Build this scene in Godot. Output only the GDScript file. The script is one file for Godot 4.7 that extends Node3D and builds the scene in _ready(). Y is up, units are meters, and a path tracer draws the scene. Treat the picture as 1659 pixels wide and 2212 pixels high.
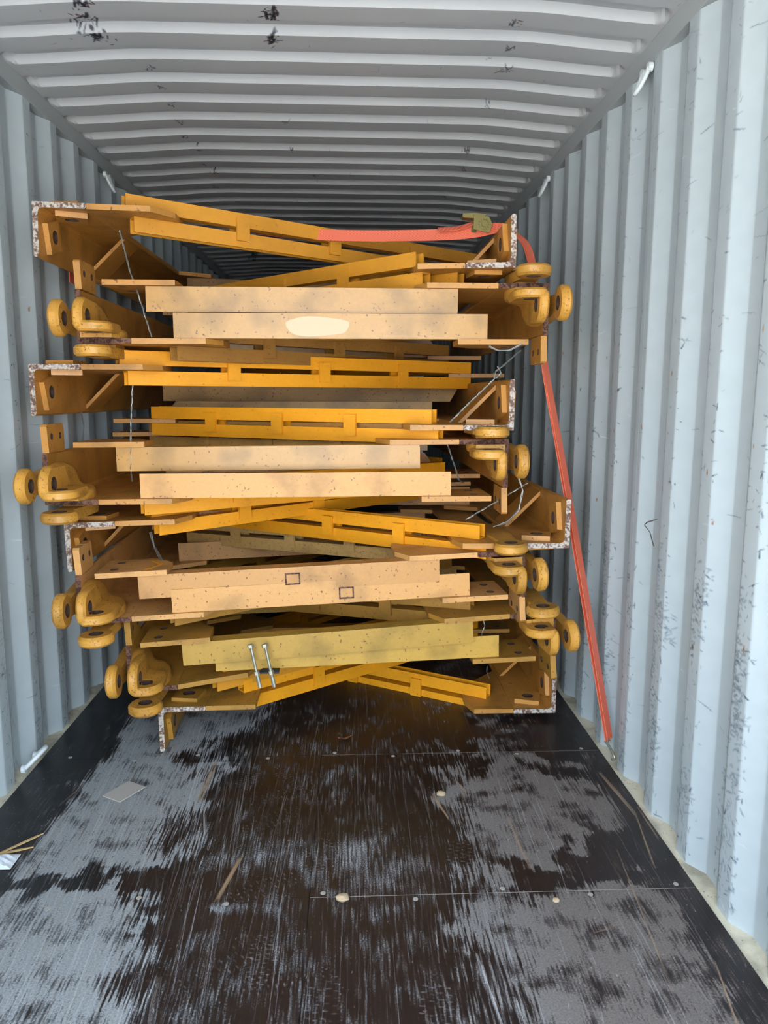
extends Node3D
# Inside of an open shipping container: painted mast panels stacked flat, lashed with an orange strap.
# x to the right, y up, the container runs into -z; its open door end lies behind the camera at z = DOOR_Z.

const WL := -1.286      # inner faces of the side walls
const WR := 1.066
const ROOF := 2.69
const DOOR_Z := 0.75
const BACK_Z := -11.3
const LEG := 0.195      # leg of the chord angles
const TH := 0.02        # plate thickness

var rng := RandomNumberGenerator.new()
var M := {}
var cache := {}
var taken := {}


# ---------------------------------------------------------------- mesh helper
class MB:
	# triangles in local (u, v, w); u inward, v up the web, w away from the viewer; wound anticlockwise seen from outside
	var tris := {}
	var smooth := false
	var uv_of: Callable

	func tri(a: Vector3, b: Vector3, c: Vector3, s := 0) -> void:
		if not tris.has(s):
			tris[s] = PackedVector3Array()
		tris[s].append_array(PackedVector3Array([a, b, c]))

	func quad(a: Vector3, b: Vector3, c: Vector3, d: Vector3, s := 0) -> void:
		tri(a, b, c, s)
		tri(a, c, d, s)

	func box(lo: Vector3, hi: Vector3, s := 0) -> void:
		prism([Vector2(lo.x, lo.y), Vector2(hi.x, lo.y), Vector2(hi.x, hi.y), Vector2(lo.x, hi.y)], Vector3(0, 0, lo.z), Vector3.RIGHT, Vector3.UP, Vector3(0, 0, hi.z - lo.z), s, s)

	func prism(poly: Array, o: Vector3, ax: Vector3, ay: Vector3, d: Vector3, s := 0, s0 := -1) -> void:
		# extrudes poly (in the ax, ay plane at o) by d; s0 is the surface of the cap at o
		var p := PackedVector2Array(poly)
		var area := 0.0
		for i in p.size():
			area += p[i].cross(p[(i + 1) % p.size()])
		var n := ax.cross(ay)
		if (area < 0.0) != (n.dot(d) < 0.0):
			p.reverse()
		var at: Array[Vector3] = []
		for q in p:
			at.append(o + ax * q.x + ay * q.y)
		var k := at.size()
		for i in k:
			var j := (i + 1) % k
			quad(at[i], at[j], at[j] + d, at[i] + d, s)
		var t := Geometry2D.triangulate_polygon(p)
		var s1 := s if s0 < 0 else s0
		for i in range(0, t.size(), 3):
			var ar := (p[t[i + 1]] - p[t[i]]).cross(p[t[i + 2]] - p[t[i]])
			var flip := (ar * n.dot(d)) < 0.0
			var i1 := t[i + 2] if flip else t[i + 1]
			var i2 := t[i + 1] if flip else t[i + 2]
			tri(at[t[i]] + d, at[i1] + d, at[i2] + d, s)
			tri(at[t[i]], at[i2], at[i1], s1)

	func holed(poly: Array, c: Vector2, r: float, o: Vector3, ax: Vector3, ay: Vector3, d: Vector3, ch := 0.0, seg := 28, s := 0, sh := -1) -> void:
		# a plate whose outline is star-shaped about a round hole, with chamfer ch on its outer edges
		var p := PackedVector2Array(poly)
		var angs: Array[float] = []
		for i in seg:
			angs.append(-PI + TAU * i / seg)
		for q in p:
			angs.append((q - c).angle())
		angs.sort()
		var out: Array[Vector2] = []
		var ins: Array[Vector2] = []
		var last := -99.0
		for a in angs:
			if a - last < 0.004:
				continue
			last = a
			var dir := Vector2(cos(a), sin(a))
			var best := 1e9
			for i in p.size():
				var hit = Geometry2D.segment_intersects_segment(c, c + dir * 9.0, p[i], p[(i + 1) % p.size()])
				if hit != null:
					best = minf(best, (hit - c).length())
			if best > 1e8:
				for q in p:
					if absf(angle_difference((q - c).angle(), a)) < 0.004:
						best = (q - c).length()
			if best > 1e8:
				continue
			out.append(c + dir * best)
			ins.append(c + dir * r)
		var n := ax.cross(ay)
		var L := d.length()
		var up := d / L
		var flip := n.dot(d) < 0.0
		var k := out.size()
		var hs := s if sh < 0 else sh
		var put := func(q: Vector2, h: float) -> Vector3: return o + ax * q.x + ay * q.y + up * h
		for i in k:
			var j := (i + 1) % k
			if flip:
				var x := i
				i = j
				j = x
			var oi := out[i]
			var oj := out[j]
			var ci := oi + (c - oi).normalized() * ch
			var cj := oj + (c - oj).normalized() * ch
			if ch > 0.0:
				quad(put.call(oi, ch), put.call(oj, ch), put.call(oj, L - ch), put.call(oi, L - ch), s)
				quad(put.call(oi, L - ch), put.call(oj, L - ch), put.call(cj, L), put.call(ci, L), s)
				quad(put.call(ci, 0.0), put.call(cj, 0.0), put.call(oj, ch), put.call(oi, ch), s)
			else:
				quad(put.call(oi, 0.0), put.call(oj, 0.0), put.call(oj, L), put.call(oi, L), s)
			quad(put.call(ci, L), put.call(cj, L), put.call(ins[j], L), put.call(ins[i], L), s)
			quad(put.call(cj, 0.0), put.call(ci, 0.0), put.call(ins[i], 0.0), put.call(ins[j], 0.0), s)
			quad(put.call(ins[j], 0.0), put.call(ins[i], 0.0), put.call(ins[i], L), put.call(ins[j], L), hs)

	func tube(path: Array, r: float, seg := 8, s := 0, closed := false) -> void:
		smooth = true
		var rings: Array = []
		var k := path.size()
		var side := Vector3.ZERO
		for i in k:
			var a: Vector3 = path[(i - 1 + k) % k] if closed else path[maxi(i - 1, 0)]
			var b: Vector3 = path[(i + 1) % k] if closed else path[mini(i + 1, k - 1)]
			var t := (b - a).normalized()
			if side == Vector3.ZERO:
				side = t.cross(Vector3(0.31, 0.83, 0.46)).normalized()
			side = (side - t * side.dot(t)).normalized()
			var up := t.cross(side)
			var ring: Array[Vector3] = []
			for j in seg:
				var an := TAU * j / seg
				ring.append(path[i] + side * cos(an) * r + up * sin(an) * r)
			rings.append(ring)
		for i in (k if closed else k - 1):
			for j in seg:
				var j2 := (j + 1) % seg
				var n := (i + 1) % k
				quad(rings[i][j], rings[i][j2], rings[n][j2], rings[n][j], s)
		if not closed:
			for j in range(1, seg - 1):
				tri(rings[0][0], rings[0][j + 1], rings[0][j], s)
				tri(rings[k - 1][0], rings[k - 1][j], rings[k - 1][j + 1], s)

	func commit(mats: Array, sc := Vector3(1, 1, 1)) -> ArrayMesh:
		# sc mirrors the local axes; triangles keep facing outwards
		var m := ArrayMesh.new()
		var even := sc.x * sc.y * sc.z > 0.0
		for s in tris:
			var src: PackedVector3Array = tris[s]
			var pos := PackedVector3Array()
			var nor := PackedVector3Array()
			var uv := PackedVector2Array()
			pos.resize(src.size())
			nor.resize(src.size())
			var faces := src.size() / 3
			for f in faces:
				var a := src[f * 3] * sc
				var b := src[f * 3 + 1] * sc
				var c := src[f * 3 + 2] * sc
				if even:   # Godot's front faces run clockwise
					var x := b
					b = c
					c = x
				pos[f * 3] = a
				pos[f * 3 + 1] = b
				pos[f * 3 + 2] = c
				var fn := (c - a).cross(b - a)
				fn = fn.normalized() if fn.length_squared() > 1e-18 else Vector3.UP
				for j in 3:
					nor[f * 3 + j] = fn
			if smooth:
				var near := {}
				for i in pos.size():
					var key := Vector3i((pos[i] * 20000.0).round())
					if near.has(key):
						near[key].append(i)
					else:
						near[key] = [i]
				var soft := nor.duplicate()
				for key in near:
					var ids: Array = near[key]
					for i in ids:
						var sum := Vector3.ZERO
						for j in ids:
							if nor[i].dot(nor[j]) > 0.72:
								sum += nor[j]
						soft[i] = sum.normalized() if sum.length() > 0.01 else nor[i]
				nor = soft
			var arr := []
			arr.resize(Mesh.ARRAY_MAX)
			arr[Mesh.ARRAY_VERTEX] = pos
			arr[Mesh.ARRAY_NORMAL] = nor
			if uv_of.is_valid():
				uv.resize(pos.size())
				for i in pos.size():
					uv[i] = uv_of.call(pos[i])
				arr[Mesh.ARRAY_TEX_UV] = uv
			m.add_surface_from_arrays(Mesh.PRIMITIVE_TRIANGLES, arr)
			m.surface_set_material(m.get_surface_count() - 1, mats[s])
		return m


func numbered(called: String) -> String:
	var k: int = taken.get(called, 0)
	taken[called] = k + 1
	return called if k == 0 else "%s_%03d" % [called, k]


func obj(called: String, mesh: Mesh, parent: Node = null) -> MeshInstance3D:
	var o := MeshInstance3D.new()
	o.mesh = mesh
	o.cast_shadow = GeometryInstance3D.SHADOW_CASTING_SETTING_ON
	if parent == null:
		o.name = numbered(called)
		add_child(o)
	else:
		var n := 0
		for ch in parent.get_children():
			if ch.has_meta("stem") and ch.get_meta("stem") == called:
				n += 1
		o.name = called if n == 0 else "%s_%03d" % [called, n]
		parent.add_child(o, true)
	o.set_meta("stem", called)
	return o


func thing(called: String, label: String, category: String, at := Vector3.ZERO, group := "") -> Node3D:
	var o := Node3D.new()
	o.name = numbered(called)
	add_child(o)
	o.position = at
	tag(o, label, category, group)
	return o


func tag(o: Node, label: String, category: String, group := "") -> void:
	o.set_meta("label", label)
	o.set_meta("category", category)
	if group:
		o.set_meta("group", group)


func struct(called: String, mesh: Mesh, parent: Node = null, label := "") -> MeshInstance3D:
	var o := obj(called, mesh, parent)
	if parent == null:
		o.set_meta("kind", "structure")
		if label:
			o.set_meta("label", label)
	return o


# ---------------------------------------------------------------- textures
func noise(freq: float, oct := 3, sd := 1, kind := FastNoiseLite.TYPE_SIMPLEX_SMOOTH) -> FastNoiseLite:
	var n := FastNoiseLite.new()
	n.noise_type = kind
	n.frequency = freq
	n.fractal_octaves = oct
	n.seed = sd
	return n


func field(n: FastNoiseLite, w: int, h: int) -> PackedByteArray:
	var im := n.get_seamless_image(w, h, false, false, 0.12, true)
	im.convert(Image.FORMAT_L8)
	return im.get_data()


func smear(img: Image, x0: float, y0: float, x1: float, y1: float, wd: float, col: Color, al: float) -> void:
	# a scratch or scuff from (x0, y0) to (x1, y1), ragged along its length
	var w := img.get_width()
	var h := img.get_height()
	var n := int(maxf(absf(x1 - x0), absf(y1 - y0))) + 1
	for i in n:
		var t := float(i) / n
		var a := al * (0.55 + 0.45 * rng.randf()) * (1.0 - 0.5 * absf(2.0 * t - 1.0))
		var cx := lerpf(x0, x1, t)
		var cy := lerpf(y0, y1, t)
		var r := int(ceil(wd * 0.5))
		for oy in range(-r, r + 1):
			for ox in range(-r, r + 1):
				var fall := clampf(wd * 0.5 + 0.5 - Vector2(ox, oy).length(), 0.0, 1.0)
				if fall <= 0.0:
					continue
				var px := posmod(int(cx) + ox, w)
				var py := posmod(int(cy) + oy, h)
				img.set_pixel(px, py, img.get_pixel(px, py).lerp(col, a * fall))


func tex(img: Image) -> ImageTexture:
	img.generate_mipmaps()
	return ImageTexture.create_from_image(img)


func paint_texture(sd: int, rust: float, grime: float) -> ImageTexture:
	# white paint with specks of rust and soft grime; the material's colour tints it
	var n := 512
	var a := field(noise(0.006, 4, sd), n, n)
	var b := field(noise(0.09, 3, sd + 7), n, n)
	var c := field(noise(0.018, 4, sd + 13), n, n)
	var bytes := PackedByteArray()
	bytes.resize(n * n * 3)
	for i in n * n:
		var g := 1.0 - grime * clampf((a[i] - 118.0) / 110.0, 0.0, 1.0) * 0.6 - 0.05 * (b[i] / 255.0)
		var r := clampf((b[i] - (246.0 - rust * 42.0) + (c[i] - 140.0) * 0.45) / 16.0, 0.0, 1.0) * 0.85
		bytes[i * 3] = int(255.0 * lerpf(g, 0.42, r))
		bytes[i * 3 + 1] = int(255.0 * lerpf(g, 0.29, r))
		bytes[i * 3 + 2] = int(255.0 * lerpf(g * (1.0 - grime * 0.1), 0.40, r))
	var img := Image.create_from_data(n, n, false, Image.FORMAT_RGB8, bytes)
	rng.seed = sd * 31
	for k in int(50 + 260 * rust):
		var x := rng.randf() * n
		var y := rng.randf() * n
		var l := rng.randf_range(1, 5)
		var an := rng.randf() * TAU
		smear(img, x, y, x + cos(an) * l, y + sin(an) * l, rng.randf_range(1.0, 2.4), Color(0.30, 0.18, 0.2), 0.8)
	for k in int(30 + 60 * grime):
		var x := rng.randf() * n
		var y := rng.randf() * n
		var l := rng.randf_range(6, 30)
		var an := rng.randf_range(-0.5, 0.5)
		smear(img, x, y, x + cos(an) * l, y + sin(an) * l, 1.0, Color(0.72, 0.68, 0.62) if k % 2 else Color(1, 1, 1), 0.4)
	return tex(img)


func cut_texture() -> ImageTexture:
	# sawn and scraped steel: dull white primer worn through to rust
	var n := 512
	var a := field(noise(0.02, 4, 71), n, n)
	var b := field(noise(0.07, 3, 72), n, n)
	var bytes := PackedByteArray()
	bytes.resize(n * n * 3)
	for i in n * n:
		var t := clampf((a[i] * 0.7 + b[i] * 0.5 - 112.0) / 60.0, 0.0, 1.0)
		var k := 0.8 + 0.25 * b[i] / 255.0
		bytes[i * 3] = int(clampf(lerpf(125.0, 222.0, t) * k, 0, 255))
		bytes[i * 3 + 1] = int(clampf(lerpf(92.0, 216.0, t) * k, 0, 255))
		bytes[i * 3 + 2] = int(clampf(lerpf(78.0, 210.0, t) * k, 0, 255))
	return tex(Image.create_from_data(n, n, false, Image.FORMAT_RGB8, bytes))


func wall_texture(sd: int, ridge: float) -> ImageTexture:
	# 20 corrugations (5.56 m) by 2.7 m; ridge: depth of a ridge centre
	var w := 2048
	var h := 1024
	var a := field(noise(0.004, 3, sd), w / 2, h / 2)
	var b := field(noise(0.06, 2, sd + 1), w / 2, h / 2)
	var bytes := PackedByteArray()
	bytes.resize(w * h / 4 * 3)
	for i in w * h / 4:
		var g := 0.985 - 0.03 * a[i] / 255.0 - 0.03 * b[i] / 255.0
		bytes[i * 3] = int(183.0 * g)
		bytes[i * 3 + 1] = int(194.0 * g)
		bytes[i * 3 + 2] = int(199.0 * g)
	var img := Image.create_from_data(w / 2, h / 2, false, Image.FORMAT_RGB8, bytes)
	img.resize(w, h, Image.INTERPOLATE_BILINEAR)
	rng.seed = sd
	var px := w / 5.56
	var py := h / 2.7
	var dark := Color(0.17, 0.20, 0.25)
	for k in 20:
		var zc := ridge + k * 0.278
		var heavy := rng.randf_range(0.5, 1.4)
		# scuffs along both edges of each ridge
		for i in int(150 * heavy):
			var y := 2.62 * pow(rng.randf(), 1.25)
			var e := (0.036 if rng.randf() < 0.5 else -0.036) + rng.randfn(0, 0.012)
			var l := rng.randf_range(2, 10)
			var an := rng.randf_range(-0.7, 0.7) + (PI / 2 if rng.randf() < 0.35 else 0.0)
			var x0 := (zc + e) * px
			var y0 := h - y * py
			smear(img, x0, y0, x0 + cos(an) * l, y0 + sin(an) * l, rng.randf_range(0.8, 1.9), dark, rng.randf_range(0.25, 0.95) * (1.0 if y < 1.8 else 0.45))
		# rubbed smudges low down
		for i in int(10 * heavy):
			var y := rng.randf_range(0.08, 0.95)
			var x0 := (zc + rng.randfn(0.02, 0.035)) * px
			for q in 26:
				var dx := rng.randfn(0, 6.0)
				var dy := rng.randfn(0, 16.0)
				smear(img, x0 + dx, h - y * py + dy, x0 + dx + rng.randf_range(2, 9), h - y * py + dy + rng.randf_range(-4, 6), 2.0, Color(0.22, 0.27, 0.33), 0.25)
		# dirt thrown up from the floor
		for i in int(90 * heavy):
			var y := absf(rng.randfn(0, 0.22))
			var x0 := (zc + rng.randf_range(-0.05, 0.13)) * px
			smear(img, x0, h - y * py - 2, x0 + rng.randf_range(-3, 5), h - y * py - rng.randf_range(4, 14), 1.3, Color(0.28, 0.32, 0.36), 0.45)
		for i in int(34 * heavy):
			var x0 := (zc + rng.randf_range(-0.139, 0.139)) * px
			var y0 := rng.randf() * h
			var an := rng.randf_range(-0.6, 0.6)
			var l := rng.randf_range(4, 26)
			smear(img, x0, y0, x0 + cos(an) * l, y0 + sin(an) * l, rng.randf_range(0.8, 1.5), dark if rng.randf() < 0.65 else Color(0.95, 0.97, 0.98), rng.randf_range(0.15, 0.6))
		for i in int(6 * heavy):
			var x0 := (zc + rng.randfn(0, 0.05)) * px
			var y0 := h - rng.randf_range(0.7, 1.9) * py
			smear(img, x0, y0, x0 + rng.randf_range(-2, 2), y0 + rng.randf_range(1, 7), rng.randf_range(1.5, 3.0), Color(0.50, 0.27, 0.12), 0.7)
		# vertical weld line on every fourth ridge
		if k % 4 == 1:
			smear(img, zc * px, 4, zc * px, h - 4, 1.0, Color(0.93, 0.95, 0.96), 0.8)
			smear(img, zc * px + 2, 4, zc * px + 2, h - 4, 1.0, Color(0.55, 0.58, 0.6), 0.5)
	return tex(img)


func roof_texture() -> ImageTexture:
	# x across the roof (2.352 m), y from 1.2 m to 5.6 m away
	var w := 1024
	var h := 1916
	var a := field(noise(0.005, 3, 41), w / 2, h / 2)
	var bytes := PackedByteArray()
	bytes.resize(w / 2 * h / 2 * 3)
	for i in w / 2 * h / 2:
		var g := 1.0 - 0.05 * a[i] / 255.0
		bytes[i * 3] = int(182.0 * g)
		bytes[i * 3 + 1] = int(184.0 * g)
		bytes[i * 3 + 2] = int(188.0 * g)
	var img := Image.create_from_data(w / 2, h / 2, false, Image.FORMAT_RGB8, bytes)
	img.resize(w, h, Image.INTERPOLATE_BILINEAR)
	rng.seed = 5
	var sx := w / 2.352
	var sy := h / 4.4
	var spots := [[-0.856, -2.668, 1.0], [-0.883, -2.79, 1.0], [-0.885, -2.90, 1.2], [-0.93, -2.86, 0.5], [-0.26, -2.73, 0.9], [-0.275, -2.915, 0.7], [-0.77, -3.17, 0.4], [-0.77, -3.36, 0.4],
		[-0.776, -3.54, 0.5], [-0.78, -3.75, 0.5], [-0.8, -3.95, 0.5], [-0.77, -4.15, 0.5], [-0.79, -4.4, 0.4], [-0.77, -4.56, 0.5], [-0.81, -4.85, 0.5], [0.551, -2.583, 0.4], [0.566, -2.751, 0.5],
		[0.59, -2.94, 0.4], [0.61, -3.12, 0.5], [0.6, -3.5, 0.2], [0.61, -4.14, 0.5], [0.63, -4.4, 0.4], [0.168, -3.88, 0.3], [-0.29, -3.74, 0.3], [-0.3, -4.15, 0.3], [0.6, -5.0, 0.4], [-0.2, -4.6, 0.3]]
	for s in spots:
		var x: float = (s[0] - WL) * sx
		var y: float = (-s[1] - 1.2) * sy
		var big: float = s[2]
		for k in int(26 * big):
			var dx := rng.randfn(0, 9.0 * big)
			var dy := rng.randfn(0, 13.0 * big)
			var col := Color(0.14, 0.15, 0.19) if rng.randf() < 0.8 else Color(0.33, 0.17, 0.12)
			smear(img, x + dx, y + dy, x + dx + rng.randfn(0, 5), y + dy + rng.randfn(0, 7), rng.randf_range(1.0, 2.6), col, 0.75)
	for s in spots:
		if s[2] >= 0.7:
			for k in 14:
				var x: float = (s[0] - WL) * sx + rng.randfn(0, 5.0)
				var y: float = (-s[1] - 1.2) * sy + rng.randfn(0, 7.0)
				smear(img, x, y, x + rng.randfn(0, 6), y + rng.randfn(0, 9), rng.randf_range(2.5, 5.0), Color(0.13, 0.13, 0.16), 0.55)
	for k in 160:
		var x := rng.randf() * w
		var y := rng.randf() * h
		var an := rng.randf_range(-0.4, 0.4) + (PI / 2 if rng.randf() < 0.5 else 0.0)
		var l := rng.randf_range(2, 14)
		smear(img, x, y, x + cos(an) * l, y + sin(an) * l, 1.1, Color(0.25, 0.25, 0.29), 0.5)
	return tex(img)


const FX0 := -1.30
const FX1 := 1.10
const FZ0 := -1.2
const FZ1 := -4.2


func floor_textures() -> Array:
	# dark phenolic plywood worn by dust, scrapes and boots; x and z of the floor mapped straight onto the sheet
	var w := 1536
	var h := 1920
	var fine := noise(0.011, 4, 3).get_image(w, h, false, false, true)
	fine.convert(Image.FORMAT_L8)
	var blot := noise(0.0045, 4, 9).get_image(w, h, false, false, true)
	blot.convert(Image.FORMAT_L8)
	# grain: noise drawn small in z and stretched along the container
	var grain := noise(0.16, 3, 21).get_image(w, h / 16, false, false, true)
	grain.convert(Image.FORMAT_L8)
	grain.resize(w, h, Image.INTERPOLATE_CUBIC)
	var grit := noise(0.22, 2, 33).get_image(w, h, false, false, true)
	grit.convert(Image.FORMAT_L8)
	var F := fine.get_data()
	var B := blot.get_data()
	var G := grain.get_data()
	var K := grit.get_data()
	var bytes := PackedByteArray()
	bytes.resize(w * h * 3)
	var rough := PackedByteArray()
	rough.resize(w * h)
	var bare := [[-0.863, -2.15, 0.15, 0.06], [-0.572, -2.16, 0.13, 0.08], [0.844, -2.19, 0.16, 0.13], [0.55, -2.1, 0.06, 0.1], [-0.5, -1.95, 0.10, 0.08], [0.85, -3.1, 0.16, 0.3], [0.5, -3.2, 0.09, 0.28]]
	var dusty := [[0.03, -2.2, 0.26, 0.22, 0.75], [-0.3, -2.25, 0.25, 0.1, 0.75], [0.03, -3.4, 0.07, 0.2, 0.5], [0.16, -3.1, 0.09, 0.16, 0.35], [-0.28, -1.85, 0.18, 0.12, 0.45], [0.1, -1.75, 0.2, 0.2, 0.3], [0.35, -2.75, 0.3, 0.16, 0.3], [-0.62, -2.0, 0.45, 0.035, 0.9]]
	for y in h:
		var z := lerpf(FZ0, FZ1, float(y) / h)
		var xl := -1.03 - 0.045 * (z + 3.4)
		var xr := -0.46
		if z < -2.9:
			xr = lerpf(-0.52, -0.28, clampf((-z - 2.95) / 0.5, 0, 1))
		elif z > -2.2:
			xr = lerpf(-0.50, -0.42, clampf((z + 2.2) / 0.6, 0, 1))
		for x in w:
			var i := y * w + x
			var wx := lerpf(FX0, FX1, float(x) / w)
			var f := F[i] / 255.0
			var b := B[i] / 255.0
			var g := G[i] / 255.0
			var k := K[i] / 255.0
			var jag := (b - 0.5) * 0.26 + (g - 0.5) * 0.16
			var d := 0.16 + 0.32 * b
			if wx < 0.0:
				var dl := clampf((wx - xl + jag * 0.25) / 0.05, 0, 1) * clampf((xr - wx + jag) / 0.16, 0, 1)
				d = maxf(d, dl * (0.98 + 0.5 * (f - 0.5)))
				if wx < xl:
					d *= 0.8
			else:
				var dr := clampf((wx - 0.26 + jag) / 0.14, 0, 1) * clampf((0.97 - wx + jag * 0.3) / 0.06, 0, 1) * clampf((z + 3.15 + jag) / 0.3, 0.62, 1)
				d = maxf(d, dr * (0.92 + 0.9 * (f - 0.5)))
			for s in dusty:
				var e := Vector2((wx - s[0]) / s[2], (z - s[1]) / s[3]).length() + jag * 1.1
				if e < 1.0:
					d = maxf(d, (1.0 - e * 0.6) * s[4])
			for s in bare:
				var e := Vector2((wx - s[0]) / s[2], (z - s[1]) / s[3]).length() * 0.8 + jag * 2.2 + (f - 0.5) * 1.2
				if e < 1.0:
					d *= clampf(0.15 + (e - 0.6) * 2.0, 0.15, 1.0)
			# dust sits in the grain
			var m := clampf((d - 0.40 + 0.75 * (g - 0.45) + 0.40 * (k - 0.5) + 0.5 * (f - 0.5)) / 0.55, 0.0, 1.0)
			var warm := clampf((wx + 0.1) * 1.4, 0.0, 1.0)
			var base := Color(0.128, 0.098, 0.098).lerp(Color(0.105, 0.108, 0.118), clampf(-wx - 0.55 + b, 0.0, 1.0))
			var wood := clampf((g - 0.70) * 5.0, 0.0, 1.0) * clampf((b - 0.45) * 4.0, 0.0, 1.0)
			base = base.lerp(Color(0.33, 0.25, 0.19), wood * 0.6)
			base = base * (0.8 + 0.4 * g)
			var dust := Color(0.64, 0.66, 0.675).lerp(Color(0.50, 0.47, 0.455), warm) * (0.82 + 0.3 * k)
			var c := base.lerp(dust, m * 0.84)
			bytes[i * 3] = int(clampf(c.r, 0, 1) * 255.0)
			bytes[i * 3 + 1] = int(clampf(c.g, 0, 1) * 255.0)
			bytes[i * 3 + 2] = int(clampf(c.b, 0, 1) * 255.0)
			rough[i] = int(lerpf(96.0, 225.0, clampf(m * 1.6, 0, 1)) + 24.0 * (k - 0.5))
	var img := Image.create_from_data(w, h, false, Image.FORMAT_RGB8, bytes)
	rng.seed = 77
	var sx := w / (FX1 - FX0)
	var sz := h / (FZ0 - FZ1)
	var X := func(v: float) -> float: return (v - FX0) * sx
	var Z := func(v: float) -> float: return (FZ0 - v) * sz
	# long scrapes with the grain
	for k in 1300:
		var left := rng.randf() < 0.68
		var x0 := rng.randf_range(-1.02, -0.35) if left else rng.randf_range(-0.35, 1.0)
		var z0 := rng.randf_range(FZ0, -3.9)
		var l := rng.randf_range(0.05, 0.5)
		var lean := 0.06 if left else -0.02
		var col := Color(0.72, 0.75, 0.78) if rng.randf() < 0.75 else Color(0.55, 0.48, 0.40)
		smear(img, X.call(x0), Z.call(z0), X.call(x0 - lean * l + rng.randfn(0, 0.008)), Z.call(z0 - l), rng.randf_range(0.7, 1.7), col, rng.randf_range(0.10, 0.65))
	for s in [[-0.5, -1.75, -0.43, -1.25, 5.0], [-0.49, -2.35, -0.53, -2.55, 5.0], [0.42, -1.45, 0.40, -1.65, 4.0], [0.36, -1.5, 0.33, -1.8, 3.0]]:
		for q in 10:
			var o := rng.randfn(0, s[4] * 0.8)
			smear(img, X.call(s[0]) + o, Z.call(s[1]), X.call(s[2]) + o, Z.call(s[3]), 1.3, Color(0.74, 0.75, 0.76), 0.4)
	# bare splintered wood
	for s in [[0.98, -2.75, 1.01, -2.45, 6.0], [1.01, -2.45, 0.955, -2.15, 4.0], [0.955, -1.75, 0.90, -1.5, 3.5], [1.035, -2.5, 1.03, -2.3, 4.0], [-0.40, -2.05, -0.36, -2.25, 7.0], [0.55, -2.45, 0.56, -2.15, 3.5], [0.40, -2.72, 0.43, -2.62, 3.5],
		[0.66, -1.86, 0.78, -1.90, 2.5], [-1.06, -2.6, -1.02, -2.75, 3.0], [0.30, -2.62, 0.34, -2.45, 6.0], [-0.55, -2.9, -0.56, -2.6, 9.0], [0.87, -2.25, 0.80, -1.65, 2.0]]:
		for q in 7:
			var o := rng.randfn(0, s[4] * 0.3)
			var dim := 0.5 if s[4] > 8.0 else 1.0
			smear(img, X.call(s[0]) + o, Z.call(s[1]) + rng.randfn(0, 6), X.call(s[2]) + o, Z.call(s[3]) + rng.randfn(0, 6), s[4] * 0.4, Color(0.62, 0.52, 0.42), 0.5 * dim)
	# boot prints: curved rows of short tread bars
	for s in [[-0.40, -2.77, 0.1, 0.19], [-0.245, -2.76, -0.5, 0.20], [-0.27, -2.63, 1.2, 0.26], [-0.29, -2.46, 0.9, 0.24], [-0.34, -1.79, 0.9, 0.28], [-0.24, -1.80, 0.1, 0.2], [-0.2, -1.72, 1.4, 0.24], [-0.08, -1.62, 0.1, 0.28], [-0.28, -2.09, 1.1, 0.26], [-0.11, -2.24, 0.2, 0.2], [0.34, -2.2, 0.2, 0.24], [0.2, -1.6, 0.1, 0.26]]:
		var ax := Vector2(sin(s[2]), -cos(s[2]))
		var ay := Vector2(ax.y, -ax.x)
		for r in 13:
			var t := r / 12.0 - 0.5
			var half := 0.046 * sqrt(maxf(0.0, 1.0 - pow(absf(t) * 1.9, 3.0))) * (0.8 if t < 0.0 else 1.0)
			for q in 4:
				var o := lerpf(-half, half, (q + 0.15) / 4.0)
				var o2 := lerpf(-half, half, (q + 0.8) / 4.0)
				var c: Vector2 = Vector2(s[0], s[1]) + ax * (t * s[3])
				var p: Vector2 = c + ay * o + ax * 0.006 * (q % 2)
				var p2: Vector2 = c + ay * o2 + ax * 0.006 * (q % 2)
				smear(img, X.call(p.x), Z.call(p.y), X.call(p2.x), Z.call(p2.y), 3.0, Color(0.48, 0.50, 0.52), rng.randf_range(0.05, 0.45))
	# grit
	for k in 4200:
		var x0 := rng.randf() * w
		var y0 := rng.randf() * h
		var c := Color(0.72, 0.72, 0.72) if rng.randf() < 0.75 else Color(0.06, 0.05, 0.05)
		smear(img, x0, y0, x0 + rng.randfn(0, 1.8), y0 + rng.randfn(0, 3.0), rng.randf_range(0.7, 1.9), c, rng.randf_range(0.3, 0.9))
	var ri := Image.create_from_data(w, h, false, Image.FORMAT_L8, rough)
	ri.resize(768, 960)
	return [tex(img), tex(ri)]


func mat(col: Color, rough := 0.5, t: Texture2D = null, scale := 1.2, metal := 0.0) -> StandardMaterial3D:
	var m := StandardMaterial3D.new()
	m.albedo_color = col
	m.roughness = rough
	m.metallic = metal
	if t:
		m.albedo_texture = t
		m.uv1_triplanar = true
		m.uv1_world_triplanar = true
		m.uv1_scale = Vector3.ONE * scale
	return m


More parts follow.
